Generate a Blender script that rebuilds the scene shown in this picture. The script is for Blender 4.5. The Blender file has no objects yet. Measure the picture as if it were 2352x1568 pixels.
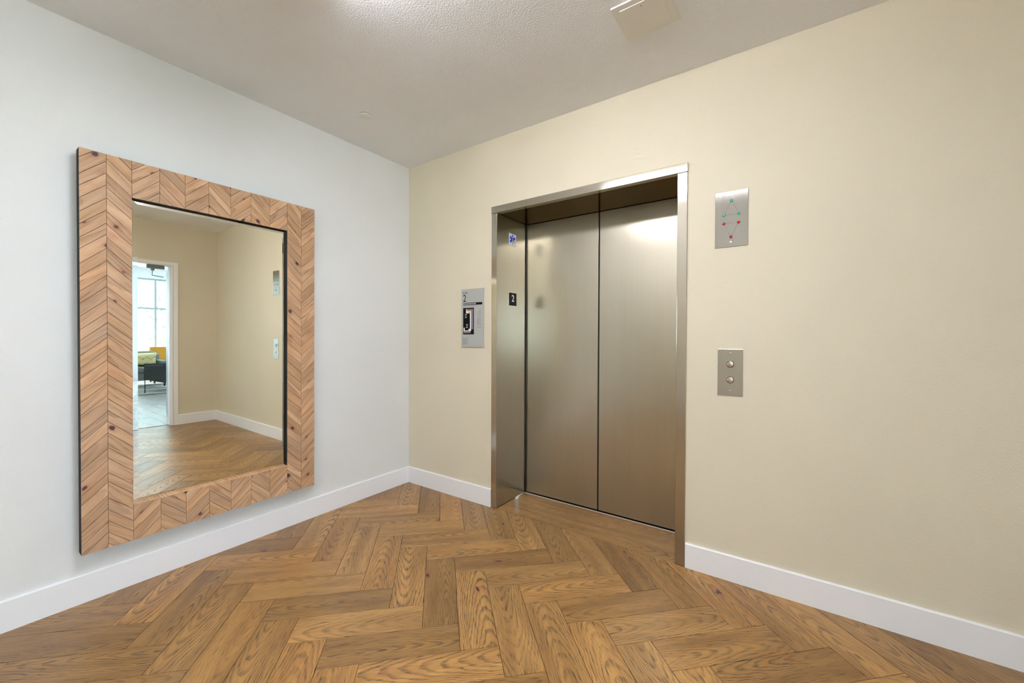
import bpy, bmesh, math, random
from mathutils import Vector, Matrix
random.seed(7)
S = bpy.context.scene
COL = S.collection
R = math.radians

# ------------------------------------------------------------------ camera
F_PX, YAW, PITCH, ROLL = 927.177, 0.609796, -0.0109623, 0.0035
fw = Vector((-math.sin(YAW)*math.cos(PITCH), math.cos(YAW)*math.cos(PITCH), math.sin(PITCH)))
rt = fw.cross(Vector((0, 0, 1))).normalized(); up = rt.cross(fw)
rt, up = math.cos(ROLL)*rt + math.sin(ROLL)*up, -math.sin(ROLL)*rt + math.cos(ROLL)*up
cd = bpy.data.cameras.new('camera'); cam = bpy.data.objects.new('camera', cd); COL.objects.link(cam)
cd.sensor_width = 36.0; cd.lens = F_PX/2352*36.0; cd.clip_start = 0.02; cd.clip_end = 300
cam.matrix_world = Matrix(((rt.x, up.x, -fw.x, 2.72366), (rt.y, up.y, -fw.y, -2.34387), (rt.z, up.z, -fw.z, 1.25), (0, 0, 0, 1)))
S.camera = cam
# ------------------------------------------------------------------ view, world, lights
S.view_settings.view_transform = 'Standard'; S.view_settings.look = 'None'
S.view_settings.gamma = 1.0; S.view_settings.use_curve_mapping = False
S.view_settings.exposure = 0.0
S.cycles.max_bounces = 12; S.cycles.diffuse_bounces = 6; S.cycles.glossy_bounces = 6
S.cycles.sample_clamp_indirect = 6.0
SKY = 185.0          # overcast sky seen through the windows
LAMP = 43.0        # emission of the ceiling diffusers
LAMP_COL = (0.91, 0.92, 0.985)
wd = bpy.data.worlds.new('sky'); S.world = wd; wd.use_nodes = True
bg = wd.node_tree.nodes['Background']; bg.inputs[0].default_value = (0.60, 0.80, 1.0, 1); bg.inputs[1].default_value = SKY
def portal(loc, rot, sx, sy):
    l = bpy.data.lights.new('window_portal', 'AREA'); l.shape = 'RECTANGLE'; l.size = sx; l.size_y = sy
    l.cycles.is_portal = True
    o = bpy.data.objects.new('window_portal', l); COL.objects.link(o); o.location = loc; o.rotation_euler = rot

H = 2.6907         # ceiling height
RX = 4.224         # far wall of the lobby (seen in the mirror)
YB = -6.0          # rear wall behind the camera
LX0, LX1, LY0, LY1 = RX+0.14, 11.0, -2.75, 3.6
HL = 2.86          # lounge ceiling height   # lounge

# ------------------------------------------------------------------ helpers
def thing(name, label, cat, loc=(0, 0, 0), rot=(0, 0, 0), group=None):
    o = bpy.data.objects.new(name, None); COL.objects.link(o); o.location = loc; o.rotation_euler = rot
    o.empty_display_size = 0.1
    o['label'] = label; o['category'] = cat
    if group: o['group'] = group
    return o
def tag(o, label, cat, group=None):
    o['label'] = label; o['category'] = cat
    if group: o['group'] = group
    return o
class MB:
    def __init__(s): s.bm = bmesh.new()
    def box(s, x0, x1, y0, y1, z0, z1, bev=0.0):
        t = bmesh.new()
        vs = [t.verts.new((x, y, z)) for x in (x0, x1) for y in (y0, y1) for z in (z0, z1)]
        for f in ((0, 1, 3, 2), (4, 6, 7, 5), (0, 4, 5, 1), (2, 3, 7, 6), (0, 2, 6, 4), (1, 5, 7, 3)):
            t.faces.new([vs[i] for i in f])
        if bev > 0: bmesh.ops.bevel(t, geom=t.edges[:], offset=bev, segments=2, affect='EDGES', profile=0.5)
        s.add(t); return s
    def add(s, t, M=None):
        me = bpy.data.meshes.new('tmp'); 
        if M is not None: t.transform(M)
        t.to_mesh(me); t.free(); s.bm.from_mesh(me); bpy.data.meshes.remove(me); return s
    def cyl(s, c, axis, r, h, n=24, r2=None, bev=0.0):
        t = bmesh.new(); bmesh.ops.create_cone(t, cap_ends=True, segments=n, radius1=r, radius2=r if r2 is None else r2, depth=h)
        if bev > 0:
            ed = [e for e in t.edges if len(e.link_faces) == 2 and any(len(f.verts) > 4 for f in e.link_faces)]
            bmesh.ops.bevel(t, geom=ed, offset=bev, segments=2, affect='EDGES', profile=0.5)
        q = Vector((0, 0, 1)).rotation_difference(Vector(axis).normalized()).to_matrix().to_4x4()
        return s.add(t, Matrix.Translation(c) @ q)
    def tube(s, a, b, r, n=8):
        a = Vector(a); b = Vector(b); return s.cyl((a+b)/2, b-a, r, (b-a).length, n)
    def prism(s, pts, f, d, inset=0.0, depth_in=0.0):
        """pts: ccw 2d polygon, f(u, v, w) -> 3d point, w 0..d; optional chamfer on the top"""
        rings = [[f(u, v, 0) for u, v in pts]]
        if inset > 0:
            ip = inset_poly(pts, inset)
            if ip: rings += [[f(u, v, d-depth_in) for u, v in pts], [f(u, v, d) for u, v in ip]]
            else: rings += [[f(u, v, d) for u, v in pts]]
        else: rings += [[f(u, v, d) for u, v in pts]]
        bm = s.bm; n = len(pts)
        R_ = [[bm.verts.new(p) for p in r] for r in rings]
        bm.faces.new(R_[0][::-1]); bm.faces.new(R_[-1])
        for a, b in zip(R_, R_[1:]):
            for i in range(n): bm.faces.new((a[i], a[(i+1) % n], b[(i+1) % n], b[i]))
        return s
    def sphere(s, c, r, sc=(1, 1, 1), u=16, v=10):
        t = bmesh.new(); bmesh.ops.create_uvsphere(t, u_segments=u, v_segments=v, radius=r)
        return s.add(t, Matrix.Translation(c) @ Matrix.Diagonal((*sc, 1)))
    def build(s, name, mat, parent=None, smooth=False, loc=None, rot=None):
        bmesh.ops.recalc_face_normals(s.bm, faces=s.bm.faces[:])
        me = bpy.data.meshes.new(name); s.bm.to_mesh(me); s.bm.free()
        me.materials.append(mat)
        if smooth:
            for p in me.polygons: p.use_smooth = True
            try: me.set_sharp_from_angle(angle=R(35))
            except Exception: pass
        o = bpy.data.objects.new(name, me); COL.objects.link(o)
        if parent: o.parent = parent
        if loc: o.location = loc
        if rot: o.rotation_euler = rot
        return o
def inset_poly(pts, d):
    n = len(pts); L = []
    for i in range(n):
        a, b = Vector(pts[i]), Vector(pts[(i+1) % n]); e = b-a
        if e.length < 1e-6: return None
        e.normalize(); nn = Vector((-e.y, e.x)); L.append((a+nn*d, e))
    out = []
    for i in range(n):
        p, e = L[i-1]; q, g = L[i]; den = e.x*g.y-e.y*g.x
        if abs(den) < 1e-6: return None
        t = ((q.x-p.x)*g.y-(q.y-p.y)*g.x)/den; out.append((p.x+e.x*t, p.y+e.y*t))
    ar = area(out)
    if ar <= 1e-6 or ar > area(pts): return None
    for i in range(n):
        a = Vector(pts[(i+1) % n])-Vector(pts[i]); b = Vector(out[(i+1) % n])-Vector(out[i])
        if a.dot(b) <= 0: return None
    return out
def area(p): return 0.5*sum(p[i][0]*p[(i+1) % len(p)][1]-p[(i+1) % len(p)][0]*p[i][1] for i in range(len(p)))
def clip(pts, a, b, c):
    """keep a*x+b*y <= c"""
    out = []
    for i in range(len(pts)):
        p, q = pts[i], pts[(i+1) % len(pts)]; dp = a*p[0]+b*p[1]-c; dq = a*q[0]+b*q[1]-c
        if dp <= 0: out.append(p)
        if (dp < 0 < dq) or (dq < 0 < dp):
            t = dp/(dp-dq); out.append((p[0]+(q[0]-p[0])*t, p[1]+(q[1]-p[1])*t))
    res = []
    for p in out:
        if not res or (abs(p[0]-res[-1][0])+abs(p[1]-res[-1][1])) > 1e-5: res.append(p)
    if len(res) > 1 and abs(res[0][0]-res[-1][0])+abs(res[0][1]-res[-1][1]) < 1e-5: res.pop()
    return res
def clip_rect(pts, x0, x1, y0, y1):
    for a, b, c in ((1, 0, x1), (-1, 0, -x0), (0, 1, y1), (0, -1, -y0)):
        if len(pts) < 3: return []
        pts = clip(pts, a, b, c)
    return pts if len(pts) >= 3 else []
def struct(o): o['kind'] = 'structure'; return o

# ------------------------------------------------------------------ materials
def newmat(name):
    m = bpy.data.materials.new(name); m.use_nodes = True; nt = m.node_tree
    return m, nt, nt.nodes['Principled BSDF']
def N(nt, t, **kw):
    n = nt.nodes.new(t)
    for k, v in kw.items(): setattr(n, k, v)
    return n
def link(nt, a, b): nt.links.new(a, b)
def mth(nt, op, a, b=None, c=None, clamp=False):
    n = N(nt, 'ShaderNodeMath', operation=op, use_clamp=clamp)
    for i, v in enumerate((a, b, c)):
        if v is None: continue
        if isinstance(v, (int, float)): n.inputs[i].default_value = v
        else: link(nt, v, n.inputs[i])
    return n.outputs[0]
def comb(nt, x, y, z):
    n = N(nt, 'ShaderNodeCombineXYZ')
    for i, v in enumerate((x, y, z)):
        if isinstance(v, (int, float)): n.inputs[i].default_value = v
        else: link(nt, v, n.inputs[i])
    return n.outputs[0]
def noise(nt, vec, scale, detail=3, rough=0.5):
    n = N(nt, 'ShaderNodeTexNoise'); n.inputs['Scale'].default_value = scale
    n.inputs['Detail'].default_value = detail; n.inputs['Roughness'].default_value = rough
    link(nt, vec, n.inputs['Vector']); return n.outputs['Fac']
def mapr(nt, v, a, b, c, d, smooth=True):
    n = N(nt, 'ShaderNodeMapRange', interpolation_type='SMOOTHSTEP' if smooth else 'LINEAR')
    link(nt, v, n.inputs['Value'])
    for i, x in zip(('From Min', 'From Max', 'To Min', 'To Max'), (a, b, c, d)): n.inputs[i].default_value = x
    return n.outputs['Result']
def mixc(nt, f, a, b, mode='MIX'):
    n = N(nt, 'ShaderNodeMix', data_type='RGBA', blend_type=mode)
    if isinstance(f, (int, float)): n.inputs[0].default_value = f
    else: link(nt, f, n.inputs[0])
    for i, v in ((6, a), (7, b)):
        if isinstance(v, tuple): n.inputs[i].default_value = (*v, 1) if len(v) == 3 else v
        else: link(nt, v, n.inputs[i])
    return n.outputs[2]
def bump(nt, b, h, strength, dist):
    n = N(nt, 'ShaderNodeBump'); n.inputs['Strength'].default_value = strength; n.inputs['Distance'].default_value = dist
    link(nt, h, n.inputs['Height']); link(nt, n.outputs[0], b.inputs['Normal'])
def plain(name, col, rough=0.5, metal=0.0, spec=0.5, emit=None, es=0.0):
    m, nt, b = newmat(name); b.inputs['Base Color'].default_value = (*col, 1); b.inputs['Roughness'].default_value = rough
    b.inputs['Metallic'].default_value = metal; b.inputs['Specular IOR Level'].default_value = spec
    if emit: b.inputs['Emission Color'].default_value = (*emit, 1); b.inputs['Emission Strength'].default_value = es
    return m
def painted(name, col, rough=0.55, bs=0.28, scale=150, dist=0.0012):
    m, nt, b = newmat(name); tc = N(nt, 'ShaderNodeTexCoord').outputs['Object']
    b.inputs['Roughness'].default_value = rough; b.inputs['Specular IOR Level'].default_value = 0.35
    n1 = noise(nt, tc, scale, 2, 0.55)
    big = mapr(nt, noise(nt, tc, 1.3, 2), 0.3, 0.7, 0.975, 1.015)
    c = mixc(nt, 1.0, col, comb(nt, big, big, big), 'MULTIPLY'); link(nt, c, b.inputs['Base Color'])
    h = mapr(nt, n1, 0.38, 0.68, 0, 1); bump(nt, b, h, bs, dist)
    return m
def grain_wood(name, light, mid, dark, ring, warp, k, dmin, dvar, rough, pore, knots=0.0, spec=0.4, vary=0.35, maskpow=(0.25, 0.95), kfx=8.0, kfy=12.0):
    """wood cut out of a log with a leaning pith, so the rings make straight or cathedral grain; runs along local x"""
    m, nt, b = newmat(name)
    tc = N(nt, 'ShaderNodeTexCoord').outputs['Object']
    rnd = N(nt, 'ShaderNodeObjectInfo').outputs['Random']
    wn = N(nt, 'ShaderNodeTexWhiteNoise', noise_dimensions='1D'); link(nt, rnd, wn.inputs['W'])
    sp = N(nt, 'ShaderNodeSeparateXYZ'); link(nt, wn.outputs['Color'], sp.inputs[0]); ra, rb, rc = sp.outputs
    s3 = N(nt, 'ShaderNodeSeparateXYZ'); link(nt, tc, s3.inputs[0]); x, y = s3.outputs[0], s3.outputs[1]
    off = mth(nt, 'MULTIPLY', rnd, 57.0)
    w1 = mth(nt, 'SUBTRACT', noise(nt, comb(nt, mth(nt, 'MULTIPLY', x, 3.2), mth(nt, 'MULTIPLY', y, 9.0), off), 1.0, 3, 0.55), 0.5)
    w2 = mth(nt, 'SUBTRACT', noise(nt, comb(nt, mth(nt, 'MULTIPLY', x, 22.0), mth(nt, 'MULTIPLY', y, 45.0), off), 1.0, 2, 0.5), 0.5)
    yy = mth(nt, 'ADD', mth(nt, 'ADD', y, mth(nt, 'MULTIPLY', mth(nt, 'SUBTRACT', ra, 0.5), 0.11)), mth(nt, 'MULTIPLY', w1, warp))
    dd = mth(nt, 'ADD', mth(nt, 'ADD', mth(nt, 'MULTIPLY', mth(nt, 'ADD', x, mth(nt, 'MULTIPLY', rc, 0.2)), k), dmin), mth(nt, 'MULTIPLY', rb, dvar))
    r2 = mth(nt, 'SQRT', mth(nt, 'ADD', mth(nt, 'MULTIPLY', yy, yy), mth(nt, 'MULTIPLY', dd, dd)))
    r2 = mth(nt, 'ADD', r2, mth(nt, 'MULTIPLY', w2, warp*0.09))
    fr = mth(nt, 'FRACT', mth(nt, 'DIVIDE', r2, ring))
    rg = mapr(nt, mth(nt, 'MULTIPLY', fr, 1.0), maskpow[0], maskpow[1], 0, 1)
    fall = mapr(nt, fr, 0.94, 1.0, 1, 0)
    rg = mth(nt, 'MULTIPLY', rg, fall)
    pr = noise(nt, comb(nt, mth(nt, 'MULTIPLY', x, 14.0), mth(nt, 'MULTIPLY', y, 420.0), off), 1.0, 2, 0.6)
    ps = mapr(nt, pr, 0.50, 0.66, 0, 1)
    soft = mapr(nt, noise(nt, comb(nt, mth(nt, 'MULTIPLY', x, 2.0), mth(nt, 'MULTIPLY', y, 16.0), off), 1.0, 3), 0.3, 0.7, 0, 1)
    amt = mapr(nt, noise(nt, comb(nt, mth(nt, 'MULTIPLY', x, 3.0), mth(nt, 'MULTIPLY', y, 7.0), mth(nt, 'ADD', off, 9.0)), 1.0, 2), 0.3, 0.6, 0.35, 1.0)
    gm = mth(nt, 'MULTIPLY', mth(nt, 'MULTIPLY', rg, mth(nt, 'ADD', mth(nt, 'MULTIPLY', ps, 0.55), 0.45)), amt)
    gm = mth(nt, 'MULTIPLY', gm, mapr(nt, ra, 0.0, 1.0, 0.5, 1.0, False))
    base = mixc(nt, mth(nt, 'MULTIPLY', soft, 0.8), light, mid)
    c = mixc(nt, mth(nt, 'MINIMUM', mth(nt, 'ADD', gm, mth(nt, 'MULTIPLY', ps, pore)), 1.0), base, dark)
    if knots > 0:
        vo = N(nt, 'ShaderNodeTexVoronoi', feature='F1'); vo.inputs['Scale'].default_value = 1.0
        kv = comb(nt, mth(nt, 'ADD', mth(nt, 'MULTIPLY', x, kfx), off), mth(nt, 'ADD', mth(nt, 'MULTIPLY', y, kfy), mth(nt, 'MULTIPLY', w2, 0.25)), off)
        link(nt, kv, vo.inputs['Vector']); vd = vo.outputs['Distance']
        kd = mapr(nt, vd, knots, knots*1.7, 1, 0); halo = mapr(nt, vd, knots, knots*4.0, 0.55, 0)
        c = mixc(nt, halo, c, (0.30, 0.10, 0.045)); c = mixc(nt, kd, c, (0.035, 0.012, 0.015))
    br = mapr(nt, rb, 0, 1, 1-vary, 1+vary*0.55, False)
    c = mixc(nt, 1.0, c, comb(nt, br, mth(nt, 'MULTIPLY', br, mapr(nt, rc, 0, 1, 0.95, 1.03, False)), mth(nt, 'MULTIPLY', br, mapr(nt, rc, 0, 1, 0.86, 1.08, False))), 'MULTIPLY')
    link(nt, c, b.inputs['Base Color'])
    link(nt, mapr(nt, gm, 0, 1, rough, min(1, rough+0.15), False), b.inputs['Roughness'])
    b.inputs['Specular IOR Level'].default_value = spec
    bump(nt, b, mth(nt, 'SUBTRACT', 1.0, mth(nt, 'ADD', mth(nt, 'MULTIPLY', gm, 0.6), mth(nt, 'MULTIPLY', ps, 0.4))), 0.35, 0.0006)
    return m
def steel(name, col, rough, axis, pattern=False, aniso=0.5, amp=0.03, wide=0.0, wmix=0.0):
    m = bpy.data.materials.new(name); m.use_nodes = True; nt = m.node_tree; nt.nodes.clear()
    out = N(nt, 'ShaderNodeOutputMaterial'); b = N(nt, 'ShaderNodeBsdfAnisotropic', distribution='BECKMANN')
    b2 = N(nt, 'ShaderNodeBsdfAnisotropic', distribution='BECKMANN'); b2.inputs['Roughness'].default_value = wide
    mx = N(nt, 'ShaderNodeMixShader'); mx.inputs[0].default_value = wmix
    link(nt, b.outputs[0], mx.inputs[1]); link(nt, b2.outputs[0], mx.inputs[2]); link(nt, mx.outputs[0], out.inputs[0])
    tc = N(nt, 'ShaderNodeTexCoord').outputs['Object']
    s3 = N(nt, 'ShaderNodeSeparateXYZ'); link(nt, tc, s3.inputs[0]); x, y, z = s3.outputs
    k = [420.0]*3; k[axis] = 2.0
    br = noise(nt, comb(nt, mth(nt, 'MULTIPLY', x, k[0]), mth(nt, 'MULTIPLY', y, k[1]), mth(nt, 'MULTIPLY', z, k[2])), 1.0, 3, 0.6)
    k2 = [7.0]*3; k2[axis] = 0.8
    cl = noise(nt, comb(nt, mth(nt, 'MULTIPLY', x, k2[0]), mth(nt, 'MULTIPLY', y, k2[1]), mth(nt, 'MULTIPLY', z, k2[2])), 1.0, 3, 0.5)
    f = mth(nt, 'ADD', mapr(nt, br, 0.3, 0.7, 1-amp, 1+amp, False), mapr(nt, cl, 0.3, 0.7, -0.02, 0.02, False))
    c = mixc(nt, 1.0, col, comb(nt, f, f, f), 'MULTIPLY'); link(nt, c, b.inputs['Color']); link(nt, c, b2.inputs['Color'])
    rr = mth(nt, 'ADD', mapr(nt, br, 0.3, 0.7, -0.01, 0.01, False), mapr(nt, cl, 0.3, 0.7, rough-0.015, rough+0.015, False)); link(nt, rr, b.inputs['Roughness'])
    h = br
    if pattern:
        u = mth(nt, 'SINE', mth(nt, 'MULTIPLY', mth(nt, 'ADD', x, mth(nt, 'MULTIPLY', z, 0.5)), 2*math.pi/0.0075))
        v = mth(nt, 'SINE', mth(nt, 'MULTIPLY', mth(nt, 'SUBTRACT', z, mth(nt, 'MULTIPLY', x, 0.25)), 2*math.pi/0.0065))
        h = mth(nt, 'ADD', mth(nt, 'MULTIPLY', mth(nt, 'MULTIPLY', u, v), 0.5), mth(nt, 'MULTIPLY', br, 0.1))
        bump(nt, b, h, 0.4, 0.00012)
    else: bump(nt, b, h, 0.12, 0.00006)
    return m
def fabric(name, col, scale=900, rough=0.9):
    m, nt, b = newmat(name); tc = N(nt, 'ShaderNodeTexCoord').outputs['Object']
    f = mapr(nt, noise(nt, tc, 60, 4, 0.7), 0.3, 0.7, 0.8, 1.15); c = mixc(nt, 1.0, col, comb(nt, f, f, f), 'MULTIPLY')
    link(nt, c, b.inputs['Base Color']); b.inputs['Roughness'].default_value = rough; b.inputs['Specular IOR Level'].default_value = 0.2
    bump(nt, b, noise(nt, tc, scale, 2), 0.3, 0.001); return m

M_WALL_L = painted('paint_pale', (0.78, 0.785, 0.77))
M_WALL = painted('paint_beige', (0.70, 0.635, 0.49))
M_CEIL = painted('ceiling_paint', (0.88, 0.90, 0.92), 0.7, 0.5, 120, 0.0016)
M_TRIM = plain('trim_paint', (0.90, 0.905, 0.92), 0.35)
M_TAN = plain('tan_plastic', (0.80, 0.775, 0.70), 0.4)
M_WHITE = plain('white_plastic', (0.86, 0.85, 0.82), 0.4)
M_OAK = grain_wood('oak_plank', (0.42, 0.218, 0.068), (0.235, 0.110, 0.031), (0.040, 0.020, 0.010), 0.0075, 0.06, 0.10, 0.004, 0.080, 0.31, 0.42, vary=0.33, maskpow=(0.42, 0.80), knots=0.035, kfx=2.2, kfy=4.5, spec=0.5)
M_PINE = grain_wood('pine_plank', (0.51, 0.305, 0.172), (0.37, 0.20, 0.10), (0.17, 0.078, 0.038), 0.012, 0.035, 0.05, 0.03, 0.08, 0.5, 0.12, knots=0.075, spec=0.3, vary=0.22, maskpow=(0.2, 1.0))
M_LOUNGE = grain_wood('pale_plank', (0.62, 0.59, 0.57), (0.52, 0.49, 0.47), (0.36, 0.33, 0.31), 0.006, 0.05, 0.11, 0.01, 0.07, 0.25, 0.15, vary=0.12)
M_SUB = plain('joint_dark', (0.035, 0.022, 0.012), 0.8)
M_DOOR = steel('patterned_steel', (0.52, 0.475, 0.385), 0.21, 2, True, wide=0.46, wmix=0.64)
M_JAMB = steel('brushed_steel_upright', (0.50, 0.46, 0.38), 0.13, 2, wide=0.5, wmix=0.4)
M_HEAD = steel('brushed_steel_level', (0.50, 0.46, 0.38), 0.13, 0, wide=0.55, wmix=0.25)
M_SOFF = steel('shaded_steel_soffit', (0.12, 0.09, 0.05), 0.12, 0)  # same brushed steel, its shade and dark reflections put into the colour
M_PLATE = steel('satin_steel_plate', (0.47, 0.45, 0.41), 0.16, 2, wide=0.55, wmix=0.2)
M_CHROME = plain('polished_steel', (0.75, 0.73, 0.70), 0.15, 1.0)
M_SILL = plain('sill_aluminium', (0.62, 0.58, 0.50), 0.45)
M_BLACK = plain('black_gap', (0.006, 0.006, 0.006), 0.7)
M_BLKPAINT = plain('black_paint', (0.006, 0.005, 0.004), 0.7, spec=0.2)
M_MIRROR = plain('silvered_glass', (0.90, 0.89, 0.80), 0.0, 1.0)
M_SIGN = plain('sign_grey', (0.42, 0.425, 0.40), 0.45)
M_INK = plain('ink_black', (0.004, 0.004, 0.004), 0.5, spec=0.12)
M_INKG = plain('ink_grey', (0.14, 0.14, 0.14), 0.5)
M_INKW = plain('ink_white', (0.85, 0.85, 0.83), 0.5)
M_MAPP = plain('map_mauve', (0.20, 0.18, 0.24), 0.5)
M_MAPR = plain('map_pink', (0.35, 0.13, 0.17), 0.5)
M_MAPY = plain('map_yellow', (0.65, 0.55, 0.12), 0.5)
M_MAPB = plain('map_blue', (0.05, 0.05, 0.22), 0.5)
M_BLUE = plain('sticker_blue', (0.02, 0.03, 0.62), 0.4)
M_LILAC = plain('sticker_faded', (0.55, 0.50, 0.60), 0.5)
M_STICK = plain('sticker_white', (0.82, 0.84, 0.86), 0.4)
M_GREEN = plain('green_lens', (0.0, 0.42, 0.20), 0.15)
M_RED = plain('red_lens', (0.38, 0.0, 0.008), 0.15)
M_LENS = plain('lamp_diffuser', (0.9, 0.9, 0.88), 0.4, emit=LAMP_COL, es=LAMP)
M_GLASS, _nt, _b = newmat('window_glass'); _b.inputs['Transmission Weight'].default_value = 1.0; _b.inputs['Roughness'].default_value = 0.0; _b.inputs['IOR'].default_value = 1.02
M_WFRAME = plain('window_frame_paint', (0.42, 0.50, 0.53), 0.45)
M_GREYF = fabric('grey_fabric', (0.235, 0.25, 0.23)); M_CHAR = fabric('charcoal_fabric', (0.055, 0.06, 0.055))
M_MUST = fabric('mustard_fabric', (0.36, 0.165, 0.02)); M_RUG = fabric('rug_pile', (0.72, 0.70, 0.64), 300)
M_DKMET = plain('dark_metal', (0.03, 0.03, 0.035), 0.4, 0.6)
M_CLOSER = plain('closer_metal', (0.18, 0.20, 0.20), 0.4, 0.5)
M_LEAF = fabric('leaf_green', (0.018, 0.038, 0.014), 30); M_BARK = fabric('bark_brown', (0.03, 0.025, 0.02), 60)
M_EARTH = fabric('outside_ground', (0.35, 0.36, 0.30), 10)

# ------------------------------------------------------------------ room shell
T = 0.14
fl = struct(MB().box(-T, RX+T*0.5, YB-T, 0.45, -0.10, -0.012).build('floor', M_SUB))
struct(MB().box(-T, RX+T, YB-T, 0.9, H, H+0.12).build('ceiling', M_CEIL))
struct(MB().box(-T, 0, YB-T, 0.9, -0.1, H).build('wall_left', M_WALL_L))
OX0, OX1, OZ = 0.915, 2.238, 2.185          # rough opening of the elevator
w = MB().box(0, OX0, 0, 0.30, -0.1, H).box(OX1, RX+T, 0, 0.30, -0.1, H).box(OX0, OX1, 0, 0.30, OZ, H)
struct(w.build('wall_back', M_WALL))
DY1, DY0, DZ = -0.495, -2.33, 2.128            # doorway to the lounge
W2 = (-5.2, -3.6, 0.95, 2.05)                # unseen window added in the right-hand wall to light the lobby
w = MB().box(RX, RX+T, DY1, 0, -0.1, H).box(RX, RX+T, DY0, DY1, DZ+0.03, H).box(RX, RX+T, W2[1], DY0, -0.1, H)
w.box(RX, RX+T, W2[0], W2[1], -0.1, W2[2]).box(RX, RX+T, W2[0], W2[1], W2[3], H).box(RX, RX+T, YB-T, W2[0], -0.1, H)
struct(w.build('wall_right', M_WALL))
struct(MB().box(-T, RX+T, YB-T, YB, -0.1, H).build('wall_rear', M_WALL))
# baseboards with a small eased top edge
def baseboard(name, a, b, n, h=0.133, t=0.014):
    """board on the wall line a-b, n = direction into the room"""
    a = Vector((*a, 0)); b = Vector((*b, 0)); n = Vector((*n, 0)); d = (b-a)
    prof = [(0, 0), (t, 0), (t, h-0.004), (t-0.003, h-0.0008), (t-0.006, h), (0, h)]
    m = MB(); bm = m.bm
    A = [bm.verts.new(a+n*u+Vector((0, 0, v))) for u, v in prof]; B = [bm.verts.new(b+n*u+Vector((0, 0, v))) for u, v in prof]
    bm.faces.new(A); bm.faces.new(B[::-1])
    for i in range(len(prof)): bm.faces.new((A[i], B[i], B[(i+1) % len(prof)], A[(i+1) % len(prof)]))
    return struct(m.build(name, M_TRIM))
baseboard('baseboard_left', (0, YB), (0, 0), (1, 0))
baseboard('baseboard_back', (0.014, 0), (0.9065, 0), (0, -1), 0.133)
baseboard('baseboard_back_right', (2.2475, 0), (RX, 0), (0, -1))
baseboard('baseboard_right', (RX, -0.014), (RX, -0.444), (-1, 0))
baseboard('baseboard_right_rear', (RX, -2.382), (RX, YB), (-1, 0))
baseboard('baseboard_rear', (0.014, YB), (RX-0.014, YB), (0, 1))

# ------------------------------------------------------------------ herringbone floor
PW, PL = 0.1555, 0.541
U0, V0 = 0.3485, 1.2795       # u=(x+y)/sqrt2, v=(x-y)/sqrt2
SQ = math.sqrt(0.5); G = 0.0009
def uv2xy(u, v): return ((u+v)*SQ, (u-v)*SQ)
far = MB()
planks = []
for i in range(-60, 60):
    for j in range(-16, 16):
        ub = U0+i*PW-j*PL; vb = V0+i*PW+j*PL
        for kind in (0, 1):
            if kind == 0: u0, u1, v0, v1 = ub, ub+PL, vb, vb+PW
            else: u0, u1, v0, v1 = ub, ub+PW, vb+PW, vb+PW+PL
            u0 += G; u1 -= G; v0 += G; v1 -= G
            quad = [uv2xy(u0, v0), uv2xy(u0, v1), uv2xy(u1, v1), uv2xy(u1, v0)]
            if area(quad) < 0: quad.reverse()
            pg = clip_rect(quad, 0.0, RX+0.07, YB, 0.0)
            if len(pg) < 3: continue
            # stop short of the border boards in the elevator doorway
            if abs(area(pg)) < 2e-4: continue
            cx = sum(p[0] for p in pg)/len(pg); cy = sum(p[1] for p in pg)/len(pg)
            o = uv2xy((u0+u1)/2, (v0+v1)/2); ang = R(45) if kind == 0 else R(-45)
            planks.append((cy, cx, pg, o, ang))
planks.sort(reverse=True)
near = [p for p in planks if p[0] > -3.05][:280]
rest = [p for p in planks if p not in near]
for cy, cx, pg, o, ang in near:
    if random.random() < 0.5: ang += math.pi
    ca, sa = math.cos(-ang), math.sin(-ang)
    loc = [((x-o[0])*ca-(y-o[1])*sa, (x-o[0])*sa+(y-o[1])*ca) for x, y in pg]
    dz = random.uniform(-0.0003, 0.0)
    MB().prism(loc, lambda u, v, w: (u, v, w), 0.012, 0.0009, 0.0008).build('floor_plank', M_OAK, fl, loc=(o[0], o[1], -0.012+dz), rot=(0, 0, ang))
for a_ in (R(45), R(-45)):                      # planks behind the camera, joined by direction
    far = MB(); ca, sa = math.cos(-a_), math.sin(-a_)
    for cy, cx, pg, o, ang in rest:
        if abs(ang-a_) > 0.01: continue
        far.prism([(x*ca-y*sa, x*sa+y*ca) for x, y in pg], lambda u, v, w: (u, v, w), 0.012, 0.0009, 0.0008)
    far.build('rear_floor_planks', M_OAK, fl, loc=(0, 0, -0.012), rot=(0, 0, a_))['kind'] = 'stuff'
for y0, y1 in ((0.0005, 0.107), (0.108, 0.236), (0.237, 0.366)):
    MB().prism([(-0.62, -(y1-y0)/2), (0.62, -(y1-y0)/2), (0.62, (y1-y0)/2), (-0.62, (y1-y0)/2)], lambda u, v, w: (u, v, w), 0.012, 0.0009, 0.0008).build(
        'border_plank', M_OAK, fl, loc=(1.575, (y0+y1)/2, -0.012))

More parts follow.
